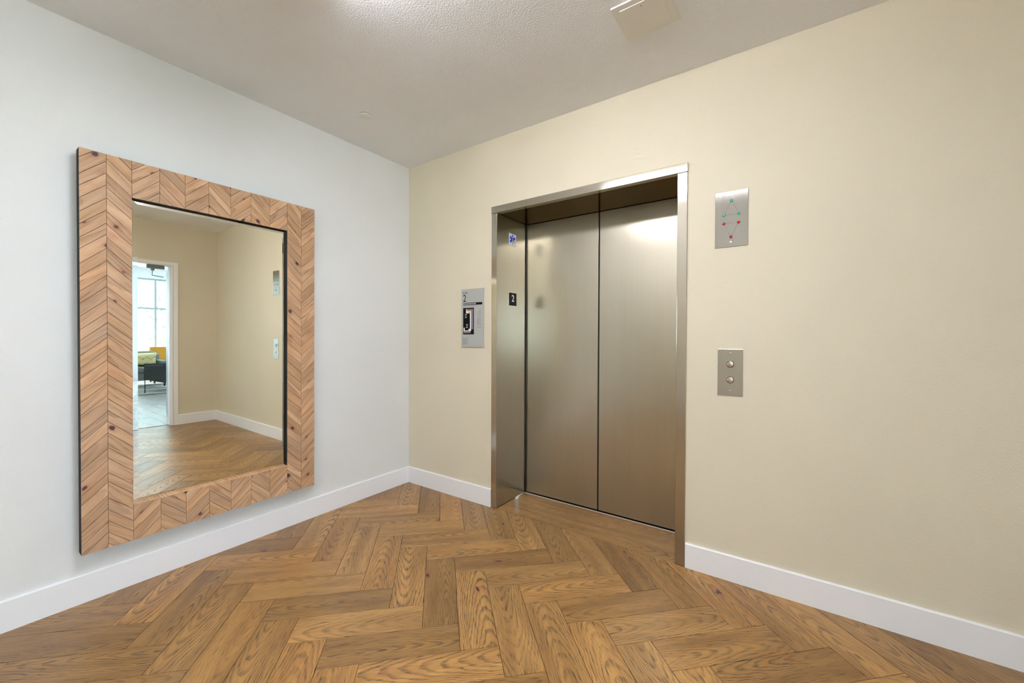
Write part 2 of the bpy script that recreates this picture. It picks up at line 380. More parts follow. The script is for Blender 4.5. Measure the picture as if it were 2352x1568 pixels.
# ------------------------------------------------------------------ elevator
ev = thing('elevator_entrance', 'brushed stainless steel elevator entrance with two closed centre-opening doors', 'elevator', (1.575, 0.19, 0))
def ebox(name, mat, *b, bev=0.0006, lab=None):
    bb = (b[0]-1.575, b[1]-1.575, b[2]-0.19, b[3]-0.19, b[4], b[5])
    o = MB().box(*bb, bev=bev).build(name, mat, ev)
    if lab: o['label'] = lab
    return o
JX0, JX1 = 0.9567, 2.1935
ebox('jamb', M_JAMB, 0.9085, JX0, -0.010, 0.362, 0.004, 2.146, bev=0.002)
ebox('jamb', M_JAMB, JX1, 2.2445, -0.010, 0.362, 0.004, 2.146, bev=0.002)
ebox('header', M_HEAD, 0.9065, 2.2465, -0.012, 0.03, 2.1475, 2.196, bev=0.0015)
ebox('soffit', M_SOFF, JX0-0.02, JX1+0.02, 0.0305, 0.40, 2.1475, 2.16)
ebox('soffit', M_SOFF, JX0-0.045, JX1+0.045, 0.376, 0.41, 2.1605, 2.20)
DP0 = 0.384
ebox('gap_shade_strip', M_BLACK, 0.9086, JX0-0.001, 0.3622, DP0-0.0002, 0.004, 2.146, bev=0)  # black filler painting the shade of the gap between jamb and door
ebox('gap_shade_strip', M_BLACK, JX1+0.001, 2.2444, 0.3622, DP0-0.0002, 0.004, 2.146, bev=0)
ebox('door_panel', M_DOOR, 0.90, 1.5690, DP0, DP0+0.03, 0.008, 2.145, bev=0.0015)
ebox('door_panel', M_DOOR, 1.5810, 2.25, DP0, DP0+0.03, 0.008, 2.145, bev=0.0015)
ebox('seam_shade_fill', M_BLACK, 1.5691, 1.5809, DP0+0.0035, DP0+0.028, 0.008, 2.145)  # black fill standing in for the dark of the open door seam
ebox('hoistway_backing', M_BLACK, 0.86, 2.29, 0.43, 0.45, -0.05, 2.25)
ebox('sill', M_SILL, JX0+0.0005, JX1-0.0005, 0.3665, 0.3755, -0.012, 0.001, bev=0.0004)
ebox('hoistway_backing', M_BLACK, JX0-0.03, JX1+0.03, 0.376, 0.425, -0.03, -0.004)

# ---- small signs on the jamb
st = thing('medical_sticker', 'small white sticker with a blue six-pointed medical star, high on the left elevator jamb', 'sticker', (JX0, 0.1865, 1.99))
sx = 0.0005
def flat_yz(pts, x0, x1, mat, name, par):
    m = MB(); m.prism(pts, lambda u, v, w: (x0+w, u, v), x1-x0); return m.build(name, mat, par)
flat_yz([(-0.0465, 0.045), (-0.0465, -0.0445), (-0.043, -0.0465), (0.0465, -0.0465), (0.0465, 0.045)], sx, sx+0.0012, M_STICK, 'backing', st)
m = MB(); ml = MB()
for a in (0, 60, 120):
    for s in (1, -1):
        d = Vector((math.sin(R(a))*s, math.cos(R(a))*s)); n = Vector((d.y, -d.x)); w_, l_ = 0.0095, 0.038
        P = [d*0+n*w_, d*l_+n*w_, d*l_-n*w_, d*0-n*w_]; pts = [(p.x, p.y) for p in P]
        tgt = ml if (a == 0 and s == -1) or (a == 120 and s == 1) else m   # two worn arms
        tgt.prism(pts, lambda u, v, w: (sx+0.0012+w, u, v), 0.0003)
m.build('star', M_BLUE, st); ml.build('faded_arms', M_LILAC, st)
m = MB(); m.prism([(-0.0016, -0.032), (0.0016, -0.032), (0.0016, 0.031), (-0.0016, 0.031)], lambda u, v, w: (sx+0.0015+w, u, v), 0.0003)
prev = None
for k in range(25):
    t = k/24; p = (math.sin(t*9.0)*0.0052*(1-0.4*t), 0.027-0.05*t)
    if prev: 
        a, b_ = Vector(prev), Vector(p); d = (b_-a).normalized(); n = Vector((-d.y, d.x))*0.0011
        m.prism([tuple(a+n), tuple(a-n), tuple(b_-n), tuple(b_+n)], lambda u, v, w: (sx+0.0016+w, u, v), 0.0003)
    prev = p
m.build('staff', M_STICK, st)

def text_mesh(s, size, align='LEFT', sx=1.0, spacing=1.0, bold=0.0):
    c = bpy.data.curves.new('txt', 'FONT'); c.body = s; c.size = size; c.align_x = align; c.align_y = 'BOTTOM_BASELINE'
    c.space_character = spacing; c.extrude = 0.0001; c.offset = bold; c.resolution_u = 3
    o = bpy.data.objects.new('txt', c); COL.objects.link(o); dg = bpy.context.evaluated_depsgraph_get()
    me = bpy.data.meshes.new_from_object(o.evaluated_get(dg)); bpy.data.objects.remove(o); bpy.data.curves.remove(c)
    bm = bmesh.new(); bm.from_mesh(me); bpy.data.meshes.remove(me); bm.transform(Matrix.Diagonal((sx, 1, 1, 1))); return bm
def fit_text(m, s, x0, x1, z0, h, to3, spacing=1.0, bold=0.0):
    """put text into m so that its ink spans x0..x1 and stands h high above z0; to3 maps (u, v, w) to 3d"""
    bm = text_mesh(s, 1.0, spacing=spacing, bold=bold)
    xs = [v.co.x for v in bm.verts]; ys = [v.co.y for v in bm.verts]
    ax, bx, ay, by = min(xs), max(xs), min(ys), max(ys)
    for v in bm.verts:
        u = x0+(v.co.x-ax)/(bx-ax)*(x1-x0); w = z0+(v.co.y-ay)/(by-ay)*h
        v.co = to3(u, w, 0.0001 if v.co.z < 0 else 0.0004)
    m.add(bm)
fn = thing('floor_number_sign', 'small black plate with a raised white 2 on the left elevator jamb', 'sign', (JX0, 0.1895, 1.538))
flat_yz([(-0.0525, 0.051), (-0.0525, -0.051), (0.0525, -0.051), (0.0525, 0.051)], 0.0005, 0.003, M_CHROME, 'plate_edge', fn)
flat_yz([(-0.0505, 0.049), (-0.0505, -0.049), (0.0505, -0.049), (0.0505, 0.049)], 0.003, 0.0034, M_INK, 'plate', fn)
m = MB(); fit_text(m, '2', -0.014, 0.018, -0.018, 0.051, lambda u, v, w: (0.0034+w*2, u, v), bold=0.012); m.build('numeral', M_INKW, fn)

# ------------------------------------------------------------------ evacuation plan sign
sg = thing('evacuation_plan_sign', 'grey floor 2 evacuation plan sign with a black floor map, left of the elevator', 'sign', (0.7255, 0, 1.174))
SX, SZ, SY = 0.7255, 1.174, -0.0105
MB().box(-0.1095, 0.1085, -0.0105, -0.0005, 0, 0.4405, bev=0.0006).build('panel', M_SIGN, sg)
f3 = lambda u, v, w: (u-SX, SY-w, v-SZ)
def rect(m, x0, x1, z0, z1, w=0.0, t=0.00025):
    m.prism([(x0, z0), (x1, z0), (x1, z1), (x0, z1)], lambda u, v, q: f3(u, v, w+q), t); return m
m = MB(); fit_text(m, 'FLOOR', 0.630, 0.680, 1.5785, 0.0145, f3); m.build('floor_lettering', M_INK, sg)
m = MB(); fit_text(m, '2', 0.6335, 0.664, 1.519, 0.053, f3); m.build('floor_numeral', M_INK, sg)
rect(MB(), 0.634, 0.823, 1.492, 1.510).build('title_bar', M_INK, sg)
m = MB(); fit_text(m, 'EVACUATION PLAN', 0.638, 0.7605, 1.4965, 0.0095, lambda u, v, w: f3(u, v, w+0.0003), bold=0.01); m.build('title_lettering', M_INKW, sg)
m = MB(); fit_text(m, '550 N. CLEVELAND ST', 0.635, 0.778, 1.4805, 0.006, f3, spacing=1.5); m.build('address_lettering', M_INKG, sg)
rect(MB(), 0.634, 0.742, 1.269, 1.4715).build('map_ground', M_INK, sg)
m = MB()
for r in ((0.664, 0.672, 1.430, 1.4618), (0.672, 0.688, 1.430, 1.4475), (0.7035, 0.7137, 1.300, 1.4409), (0.688, 0.7137, 1.441, 1.4475), (0.640, 0.650, 1.2945, 1.320), (0.6501, 0.7137, 1.2945, 1.2999), (0.689, 0.7034, 1.300, 1.3115)): rect(m, *r, w=0.0003)
m.build('map_corridor', M_INKW, sg)
m = MB()
for r in ((0.7145, 0.7345, 1.308, 1.4618), (0.672, 0.7145, 1.448, 1.4618), (0.640, 0.7095, 1.279, 1.294)): rect(m, *r, w=0.0003)
m.build('map_rooms', M_MAPP, sg)
m = MB()
for r in ((0.675, 0.728, 1.4485, 1.4600), (0.652, 0.664, 1.281, 1.291), (0.684, 0.697, 1.281, 1.292), (0.7155, 0.722, 1.383, 1.395), (0.7155, 0.722, 1.340, 1.352)): rect(m, *r, w=0.0006)
m.build('map_rooms_pink', M_MAPR, sg)['kind'] = 'stuff'
m = MB(); m.cyl(f3(0.6925, 1.436, 0.0008), (0, 1, 0), 0.0085, 0.0006, 20); m.build('you_are_here_dot', M_MAPY, sg)
MB().cyl(f3(0.782, 1.4565, 0.0003), (0, 1, 0), 0.0048, 0.0006, 16).build('legend_dot', M_MAPY, sg)
m = MB()
for cx_, z_, ls in ((0.6625, 1.4175, ('OPEN', 'TO', 'BELOW')), (0.6745, 1.3405, ('OPEN', 'TO', 'BELOW'))):
    for k, s_ in enumerate(ls): 
        hw = 0.0095 if len(s_) > 2 else 0.005
        fit_text(m, s_, cx_-hw-0.001, cx_+hw, z_-k*0.0105, 0.0062, lambda u, v, w: f3(u, v, w+0.0003), bold=0.02)
m.build('map_lettering', M_INKW, sg)['kind'] = 'stuff'
rr = random.Random(3)
def words(m, x0, x1, z, h):
    x = x0
    while x < x1-0.002:
        l = min(rr.uniform(0.004, 0.011), x1-x); rect(m, x, x+l, z, z+h); x += l+0.0014
mk = MB(); mg = MB()
for i in range(8):
    z = 1.4565-0.0142*i
    words(mg, 0.791, 0.791+rr.uniform(0.014, 0.030), z-0.001, 0.0020)
    if i in (1, 2, 5): words(mg, 0.791, 0.791+rr.uniform(0.012, 0.024), z-0.005, 0.0020)
    if i in (1, 2): rect(mk, 0.778, 0.786, z-0.0008, z+0.0008)
    if i in (3, 4): 
        for r in ((0.778, 0.7795), (0.7845, 0.786)): rect(mk, *r, z-0.004, z+0.004)
        rect(mk, 0.778, 0.786, z+0.003, z+0.004); rect(mk, 0.778, 0.786, z-0.004, z-0.003)
mk.build('legend_marks', M_INKG, sg)
m = MB(); rect(m, 0.778, 0.786, 1.3815, 1.3895); rect(m, 0.778, 0.786, 1.3675, 1.3755); m.build('legend_mark', M_MAPR, sg)
rect(MB(), 0.778, 0.786, 1.3530, 1.3610).build('legend_mark', M_MAPB, sg)
words(mg, 0.775, 0.817, 1.3425, 0.0026); words(mg, 0.775, 0.790, 1.3365, 0.0018); words(mg, 0.775, 0.817, 1.3225, 0.0026); words(mg, 0.777, 0.790, 1.3165, 0.0018)
rect(mg, 0.629, 0.690, 1.2460, 1.2472)
for i in range(11): words(mg, 0.630, 0.630+rr.uniform(0.035, 0.061) if i not in (0,) else 0.640, 1.2405-i*0.0050, 0.0017)
words(mg, 0.745, 0.749, 1.275, 0.010)
for i in range(7): rect(mg, 0.7465, 0.7485, 1.348+i*0.006, 1.3505+i*0.006)
mg.build('fine_print', M_INKG, sg)['kind'] = 'stuff'

# ------------------------------------------------------------------ steel plates on the wall
def plate(name, label, cat, x0, x1, z0, z1, t=0.0035):
    o = thing(name, label, cat, ((x0+x1)/2, 0, (z0+z1)/2))
    MB().box((x0-x1)/2, (x1-x0)/2, -t, -0.0003, (z0-z1)/2, (z1-z0)/2, bev=0.0008).build('faceplate', M_PLATE, o)
    return o, (x0+x1)/2, (z0+z1)/2, t
def screw(par, x, z, t):
    s = MB().cyl((x, -t-0.0003, z), (0, -1, 0), 0.0043, 0.0012, 20, bev=0.0003).build('screw', M_CHROME, par, True)
    h = MB().cyl((x, -t-0.00095, z), (0, -1, 0), 0.0011, 0.0004, 8).build('socket', M_INK, s)
ln, cx, cz, t = plate('arrival_light_plate', 'tall stainless plate with triangles of green and red arrival lights, upper right of elevator', 'plate', 2.3795, 2.5300, 1.7160, 2.0005)
for x, z in ((2.4551, 1.9781), (2.4533, 1.7401)): screw(ln, x-cx, z-cz, t)
tri_g = [(2.4553, 1.9514), (2.4212, 1.8812), (2.4884, 1.8802)]; tri_r = [(2.4209, 1.8378), (2.4876, 1.8367), (2.4534, 1.7668)]
for tri, mat, nm in ((tri_g, M_GREEN, 'green_lens'), (tri_r, M_RED, 'red_lens')):
    m = MB()
    for i in range(3):
        a, b_ = Vector(tri[i]), Vector(tri[(i+1) % 3]); d = (b_-a).normalized(); n = Vector((-d.y, d.x))*0.0008
        m.prism([(p.x-cx, p.y-cz) for p in (a+n, a-n, b_-n, b_+n)], lambda u, v, w: (u, -t-w, v), 0.00025)
    m.build('engraved_line', M_INKG, ln)
    for p in tri:
        m = MB().cyl((p[0]-cx, -t, p[1]-cz), (0, -1, 0), 0.0074, 0.0012, 24).build('lens_ring', M_DKMET, ln)
        MB().sphere((p[0]-cx, -t-0.0006, p[1]-cz), 0.0062, (1, 0.45, 1)).build(nm, mat, m, True)
cp, cx, cz, t = plate('call_button_panel', 'stainless elevator call panel with up and down round push buttons, lower right of elevator', 'panel', 2.3980, 2.5130, 0.9520, 1.1920)
for x, z in ((2.4561, 1.1706), (2.4560, 0.9779)): screw(cp, x-cx, z-cz, t)
for z in (1.1140, 1.0336):
    b_ = MB().cyl((2.4565-cx, -t-0.0002, z-cz), (0, -1, 0), 0.0172, 0.0010, 40).build('button_recess', M_INK, cp, True)
    q = MB().cyl((2.4562-cx, -t-0.0022, z-cz), (0, -1, 0), 0.0152, 0.0034, 40, bev=0.0012).build('button', M_CHROME, b_, True)
    MB().cyl((2.4562-cx, -t-0.0040, z-cz), (0, -1, 0), 0.0018, 0.0008, 12).build('button_dot', M_INK, b_)

# ------------------------------------------------------------------ wall mirror with chevron plank frame
BETA = 0.0058
mi = thing('wall_mirror', 'large rectangular mirror in a wide reclaimed pine chevron frame on the left wall', 'mirror', (0.030, -1.4225, 0.246), (0, BETA, 0.0017))
HW, HT, FR = 0.5445, 1.852, 0.1775           # half width, height, rail width
FX = 0.043
IN0, IN1, IZ0, IZ1 = -HW+FR, HW-FR, 0.1745, HT-0.178
m = MB()
for b_ in ((-HW, IN0, 0, HT), (IN1, HW, 0, HT), (IN0, IN1, 0, IZ0), (IN0, IN1, IZ1, HT)): m.box(-0.012, FX-0.004, b_[0]+0.0005, b_[1]-(0 if b_[1] != HW else 0.0005), b_[2]+0.0005, b_[3]-0.0005)
m.box(-0.012, 0.015, IN0-0.01, IN1+0.01, IZ0-0.01, IZ1+0.01)
m.build('backing_frame', M_BLKPAINT, mi)
gx, bw, bd = 0.0245, 0.0225, 0.0032
bm = bmesh.new()
o4 = [bm.verts.new((gx-bd, y, z)) for y, z in ((IN0, IZ0), (IN1, IZ0), (IN1, IZ1), (IN0, IZ1))]
i4 = [bm.verts.new((gx, y, z)) for y, z in ((IN0+bw, IZ0+bw), (IN1-bw, IZ0+bw), (IN1-bw, IZ1-bw), (IN0+bw, IZ1-bw))]
k4 = [bm.verts.new((gx-0.006, y, z)) for y, z in ((IN0, IZ0), (IN1, IZ0), (IN1, IZ1), (IN0, IZ1))]
bm.faces.new(i4); bm.faces.new(k4[::-1])
for i in range(4):
    j = (i+1) % 4; bm.faces.new((o4[i], o4[j], i4[j], i4[i])); bm.faces.new((k4[i], k4[j], o4[j], o4[i]))
g = MB(); g.bm.free(); g.bm = bm; g.build('mirror_glass', M_MIRROR, mi)
MB().box(gx-0.004, FX-0.001, IN0, IN1, IZ0-0.0005, IZ0+0.0035).build('inner_ledge', M_PINE, mi)
PITCH_M, SL = 0.0583, 0.95
cols = [(-HW, -HW+FR/2, 1, 0, HT), (-HW+FR/2, IN0, -1, 0, HT)]
rw = (IN1-IN0)/7
for k in range(7):
    s_ = 1 if k % 2 == 0 else -1
    cols.append((IN0+k*rw, IN0+(k+1)*rw, s_, IZ1, HT)); cols.append((IN0+k*rw, IN0+(k+1)*rw, s_, 0, IZ0))
cols += [(IN1, IN1+FR/2, -1, 0, HT), (IN1+FR/2, HW, 1, 0, HT)]
rm = random.Random(11)
zmid0 = 1.777-0.246      # a joint height at the apex line of the left stile
def base_z(y0, s_):      # height of reference joint at the left end of a column
    # zigzag: low at the outer edges and between, high at apexes
    return 0
zref = {}
y = -HW; zc = zmid0-SL*FR/2
path = [(-HW, zc)]
for (a, b_, s_) in [(c[0], c[1], c[2]) for c in cols[:2]]+[(IN0+k*rw, IN0+(k+1)*rw, 1 if k % 2 == 0 else -1) for k in range(7)]+[(c[0], c[1], c[2]) for c in cols[-2:]]:
    path.append((b_, path[-1][1]+s_*SL*(b_-a)))
zat = {round(p[0], 4): p[1] for p in path}
pn = 0
for (a, b_, s_, z0, z1) in cols:
    zr = zat[round(a, 4)]; k0 = int((z0-zr-0.2)/PITCH_M)-2; k1 = int((z1-zr+0.2)/PITCH_M)+2
    jit = [zr+k*PITCH_M+rm.uniform(-0.010, 0.010) for k in range(k0, k1+1)]
    for zl, zh in zip(jit, jit[1:]):
        e = 0.0010; dz = s_*SL*(b_-a)
        pg = [(a, zl+e), (b_, zl+e+dz), (b_, zh-e+dz), (a, zh-e)]
        pg = clip_rect(pg, a+0.0006, b_-0.0006, z0+0.0004, z1-0.0004)
        if len(pg) < 3 or area(pg) < 5e-5: continue
        cy_, cz_ = (a+b_)/2, (zl+zh+dz)/2; ang = math.atan2(dz, b_-a)
        ca, sa = math.cos(-ang), math.sin(-ang)
        loc = [((u-cy_)*ca-(v-cz_)*sa, (u-cy_)*sa+(v-cz_)*ca) for u, v in pg]
        th = 0.005+rm.uniform(-0.0006, 0.0008)
        ob = MB().prism(loc, lambda u, v, w: (u, v, w), th, 0.0007, 0.0006).build('frame_plank', M_PINE, mi)
        # local x along the board, local z out of the wall
        X = Vector((0, math.cos(ang), math.sin(ang))); Z = Vector((1, 0, 0)); Y = Z.cross(X)
        if rm.random() < 0.5: pass
        ob.matrix_local = Matrix(((X.x, Y.x, Z.x, FX-0.005), (X.y, Y.y, Z.y, cy_), (X.z, Y.z, Z.z, cz_), (0, 0, 0, 1)))
        pn += 1

# ------------------------------------------------------------------ things on the ceiling
cv = thing('sprinkler_cover', 'small round concealed sprinkler cover disc on the ceiling near the corner', 'sprinkler', (0.418, -0.725, H))
MB().cyl((0, 0, -0.0045), (0, 0, 1), 0.0405, 0.0045, 48, bev=0.0008).build('cover_disc', M_WHITE, cv, True)
MB().cyl((0, 0, -0.0012), (0, 0, 1), 0.0385, 0.0022, 48).build('shadow_gap', M_INK, cv)
vn = thing('ceiling_vent_cover', 'square beige ceiling cover plate with a raised centre panel and one screw', 'vent', (2.170, -0.5225, H))
MB().box(-0.1205, 0.1205, -0.1145, 0.1145, -0.008, -0.0003, bev=0.0025).build('cover_plate', M_TAN, vn)
pn_ = MB().box(-0.088, 0.088, -0.0865, 0.0865, -0.0115, -0.008, bev=0.0014).build('centre_panel', M_TAN, vn)
MB().cyl((0.0, -0.0675, -0.0118), (0, 0, 1), 0.0025, 0.001, 12).build('screw', M_INKG, pn_)
def ceiling_light(x, y, label, L=1.3, wd_=0.24):
    o = thing('ceiling_light', label, 'light', (x, y, H), group='linear ceiling lights')
    MB().box(-L/2, L/2, -wd_*0.30, wd_*0.30, -0.012, -0.0003, bev=0.003).build('housing', M_WHITE, o)
    m = MB(); n = 10; bm = m.bm; ringA = []; ringB = []
    for k in range(n+1):
        a = math.pi*k/n; yy = -math.cos(a)*wd_*0.46; zz = -0.0125-math.sin(a)**0.6*0.080
        ringA.append(bm.verts.new((-L/2+0.01, yy, zz))); ringB.append(bm.verts.new((L/2-0.01, yy, zz)))
    for k in range(n): bm.faces.new((ringA[k], ringB[k], ringB[k+1], ringA[k+1]))
    bm.faces.new(ringA[::-1]); bm.faces.new(ringB); bm.faces.new((ringA[0], ringA[-1], ringB[-1], ringB[0]))
    m.build('diffuser', M_LENS, o, True)
    for s_ in (-1, 1): MB().box(min(s_*L/2, s_*(L/2-0.01)), max(s_*L/2, s_*(L/2-0.01)), -wd_/2, wd_/2, -0.096, -0.0003, bev=0.002).build('end_cap', M_WHITE, o)
ceiling_light(1.85, -1.58, 'long glowing ceiling light nearest the elevator')
ceiling_light(3.20, -4.9, 'unseen long ceiling light added at the rear to brighten the lobby')  # second light, added out of view to brighten the lobby

# ------------------------------------------------------------------ doorway to the lounge
d1 = thing('door_1', 'white painted doorway', 'door', (RX, (DY0+DY1)/2, 0)); del d1['category'], d1['label']; d1['kind'] = 'structure'
yc = (DY0+DY1)/2
def dbox(name, mat, x0, x1, y0, y1, z0, z1, bev=0.002, par=d1): return MB().box(x0-RX, x1-RX, y0-yc, y1-yc, z0, z1, bev=bev).build(name, mat, par)
dbox('casing', M_TRIM, RX-0.018, RX, DY1+0.005, DY1+0.051, 0, DZ+0.052)
dbox('casing', M_TRIM, RX-0.018, RX, DY0-0.051, DY0-0.005, 0, DZ+0.052)
dbox('casing', M_TRIM, RX-0.018, RX, DY0-0.0045, DY1+0.0045, DZ+0.005, DZ+0.052)
dbox('jamb', M_TRIM, RX-0.006, RX+T+0.006, DY1-0.018, DY1, 0, DZ+0.03)
dbox('jamb', M_TRIM, RX-0.006, RX+T+0.006, DY0, DY0+0.018, 0, DZ+0.03)
dbox('jamb', M_TRIM, RX-0.006, RX+T+0.006, DY0+0.018, DY1-0.018, DZ, DZ+0.03)
dbox('stop', M_TRIM, RX+0.03, RX+0.09, DY1-0.028, DY1-0.018, 0, DZ, 0.001)
dbox('threshold', M_INK, RX+0.072, RX+0.085, DY0+0.02, DY1-0.02, -0.012, 0.003, 0.001)
cb = dbox('door_closer', M_CLOSER, RX+0.015, RX+0.055, DY1-0.26, DY1-0.08, DZ-0.05, DZ-0.002, 0.004)
m = MB(); m.cyl((RX+0.035-RX, DY1-0.20-yc, DZ-0.062), (0, 0, 1), 0.02, 0.025, 16)
P1 = Vector((0.045, DY1-0.20-yc, DZ-0.075)); P2 = Vector((0.40, DY1-0.12-yc, DZ-0.10)); P3 = Vector((0.62, DY1+0.06-yc, DZ-0.09))
m.tube(P1, P2, 0.007); m.tube(P2, P3, 0.006); m.build('closer_arm', M_CLOSER, cb)
def leaf(hinge, ang, flip):
    o = bpy.data.objects.new('door_leaf', None)
    m = MB().box(0, 0.885, -0.0225, 0.0225, 0.012, DZ-0.006, bev=0.002).build('door_leaf', M_WFRAME, d1, loc=(hinge[0]-RX, hinge[1]-yc, 0), rot=(0, 0, ang))
    for z in (0.30, 1.06, 1.82):
        MB().cyl((-0.006, flip*0.024, z), (0, 0, 1), 0.008, 0.11, 12).box(-0.001, 0.03, flip*0.023-0.001, flip*0.023+0.001, z-0.055, z+0.055).build('hinge', M_CLOSER, m)
    MB().tube((0.82, flip*-0.023, 1.0), (0.82, flip*-0.07, 1.0), 0.009).tube((0.825, flip*-0.068, 1.0), (0.70, flip*-0.068, 1.0), 0.008).build('door_handle', M_CHROME, m)
    bpy.data.objects.remove(o)
leaf((RX+T+0.030, DY1+0.022), R(13), -1)
leaf((RX+T+0.022, DY0-0.020), R(-15), 1)

# ------------------------------------------------------------------ windows
def window(name, axis, pos, a0, a1, z0, z1, va, hz, inward, fw_=0.045, ft=0.07):
    """window in a wall of constant x (axis 0) or y (axis 1)"""
    o = bpy.data.objects.new(name, None); COL.objects.link(o); o['kind'] = 'structure'
    def bx(n_, mat, u0, u1, z0_, z1_, d0, d1_, bev=0.002):
        if axis == 0: return MB().box(pos+d0, pos+d1_, u0, u1, z0_, z1_, bev=bev).build(n_, mat, o)
        return MB().box(u0, u1, pos+d0, pos+d1_, z0_, z1_, bev=bev).build(n_, mat, o)
    d0, d1_ = 0.03, 0.03+ft
    bx('frame', M_WFRAME, a0, a0+fw_, z0, z1, d0, d1_); bx('frame', M_WFRAME, a1-fw_, a1, z0, z1, d0, d1_)
    bx('frame', M_WFRAME, a0+fw_, a1-fw_, z0, z0+fw_, d0, d1_); bx('frame', M_WFRAME, a0+fw_, a1-fw_, z1-fw_, z1, d0, d1_)
    for v in va: bx('mullion', M_WFRAME, v-fw_/2, v+fw_/2, z0+fw_, z1-fw_, d0, d1_)
    us = [a0+fw_]+[q for v in va for q in (v-fw_/2, v+fw_/2)]+[a1-fw_]
    for hz_ in hz:
        for u, v in zip(us[::2], us[1::2]): bx('transom', M_WFRAME, u, v, hz_-fw_/2, hz_+fw_/2, d0+0.005, d1_-0.005)
    zs = [z0+fw_]+[q for v in hz for q in (v-fw_/2, v+fw_/2)]+[z1-fw_]
    for u, v in zip(us[::2], us[1::2]):
        for p, q in zip(zs[::2], zs[1::2]): bx('pane', M_GLASS, u, v, p, q, d0+0.03, d0+0.036, 0)
    return o
window('window_1', 0, LX1, LY0+0.3, LY1-0.3, 0.35, 2.60, [-1.28, -0.14, 1.0, 2.14], [1.83], -1)
window('added_window_2', 0, RX, W2[0], W2[1], W2[2], W2[3], [], [1.62], -1)  # added out of view as a daylight source
portal((LX1+0.12, (LY0+LY1)/2, 1.475), (0, R(90), 0), 2.2, LY1-LY0-0.6)
portal((RX+T+0.02, (W2[0]+W2[1])/2, 1.5), (0, R(90), 0), 1.1, 1.6)

# ------------------------------------------------------------------ lounge beyond the doorway (seen in the mirror)
lf = struct(MB().box(RX+T*0.5, LX1+T, LY0, LY1, -0.10, -0.012).build('floor_lounge', M_SUB))
x = LX0-0.06
for i in range(46):
    yy0 = LY0+i*0.14
    if yy0+0.139 > LY1: break
    cut = random.uniform(5.5, 9)
    for xa, xb in ((RX+0.086, cut-0.0005), (cut+0.0005, LX1)):
        MB().prism([(-(xb-xa)/2, -0.0694), ((xb-xa)/2, -0.0694), ((xb-xa)/2, 0.0694), (-(xb-xa)/2, 0.0694)], lambda u, v, w: (u, v, w), 0.012, 0.0008, 0.0006).build(
            'floor_plank', M_LOUNGE, lf, loc=((xa+xb)/2, yy0+0.07, -0.012))
struct(MB().box(RX+T, LX1+T, LY0-T, LY1+T, HL, HL+0.12).build('ceiling_lounge', M_TRIM))
struct(MB().box(RX+T, LX1+T, LY0-T, LY0, -0.1, HL).build('wall_lounge_near', M_TRIM))
struct(MB().box(RX+T, LX1+T, LY1, LY1+T, -0.1, HL).build('wall_lounge_far', M_TRIM))
struct(MB().box(RX+0.001, RX+T-0.001, 0.30, LY1+T, -0.1, H).box(RX+T, RX+T+0.012, DY1+0.1, LY1, 0, HL).box(RX+T, RX+T+0.012, LY0, DY1+0.1, DZ+0.12, HL).box(RX+T, RX+T+0.012, LY0, DY0-0.1, 0, DZ+0.12).build('wall_lounge_side', M_TRIM))
w = MB().box(LX1, LX1+T, LY0, LY0+0.3, -0.1, HL).box(LX1, LX1+T, LY1-0.3, LY1, -0.1, HL).box(LX1, LX1+T, LY0+0.3, LY1-0.3, -0.1, 0.35).box(LX1, LX1+T, LY0+0.3, LY1-0.3, 2.60, HL)
struct(w.build('wall_lounge_window', M_TRIM))
# rug
rg = MB().box(7.80, 10.0, -2.2, 2.6, 0.0008, 0.012, bev=0.004).build('rug', M_RUG, rot=(0, 0, 0)); tag(rg, 'large pale cream rug under the lounge seating', 'rug')

MB().box(7.785, 7.7995, -2.2, 2.6, 0.0008, 0.010, bev=0.003).build('rug_binding', M_DKMET, rg)
def cushion(m, x0, x1, y0, y1, z0, z1, bev):
    m.box(x0, x1, y0, y1, z0, z1, bev=bev); return m
def armchair(loc, rot, label):
    o = thing('armchair', label, 'chair', loc, rot, 'charcoal armchairs on the rug')
    # faces local -y, sides tapered underneath
    for s_ in (-1, 1):
        x0, x1 = (0.30, 0.37) if s_ > 0 else (-0.37, -0.30)
        MB().prism([(-0.36, 0.275), (0.05, 0.155), (0.38, 0.15), (0.38, 0.545), (-0.36, 0.545)], lambda u, v, w: (x0+w, u, v), 0.07, 0.008, 0.008).build('arm', M_CHAR, o)
    MB().prism([(-0.35, 0.29), (0.05, 0.17), (0.30, 0.17), (0.30, 0.34), (-0.35, 0.38)], lambda u, v, w: (-0.299+w, u, v), 0.598).build('seat_shell', M_CHAR, o)
    MB().box(-0.295, 0.295, -0.37, 0.26, 0.36, 0.46, bev=0.03).build('seat_cushion', M_GREYF, o, True)
    MB().box(-0.298, 0.298, 0.26, 0.375, 0.22, 0.72, bev=0.03).build('backrest', M_CHAR, o, True)
    for sx_ in (-0.34, 0.34):
        for sy_ in (-0.345, 0.04):
            MB().box(sx_-0.007, sx_+0.007, sy_-0.007, sy_+0.007, 0.0, 0.27 if sy_ < 0 else 0.165, bev=0.001).build('leg', M_DKMET, o)
        MB().box(sx_-0.006, sx_+0.006, -0.337, 0.032, 0.085, 0.097, bev=0.001).build('stretcher', M_DKMET, o)
    return o
armchair((8.276, 0.505, 0.012), (0, 0, R(13)), 'charcoal armchair on thin dark legs, nearest the doorway jamb in the mirror')
armchair((8.276, -0.50, 0.012), (0, 0, R(13)), 'charcoal armchair half hidden at the left edge of the mirror glass')
M_PAT, nt, b = newmat('patterned_cushion_cloth')
tc = N(nt, 'ShaderNodeTexCoord').outputs['Object']
s3 = N(nt, 'ShaderNodeSeparateXYZ'); link(nt, tc, s3.inputs[0]); py, pz = s3.outputs[1], s3.outputs[2]
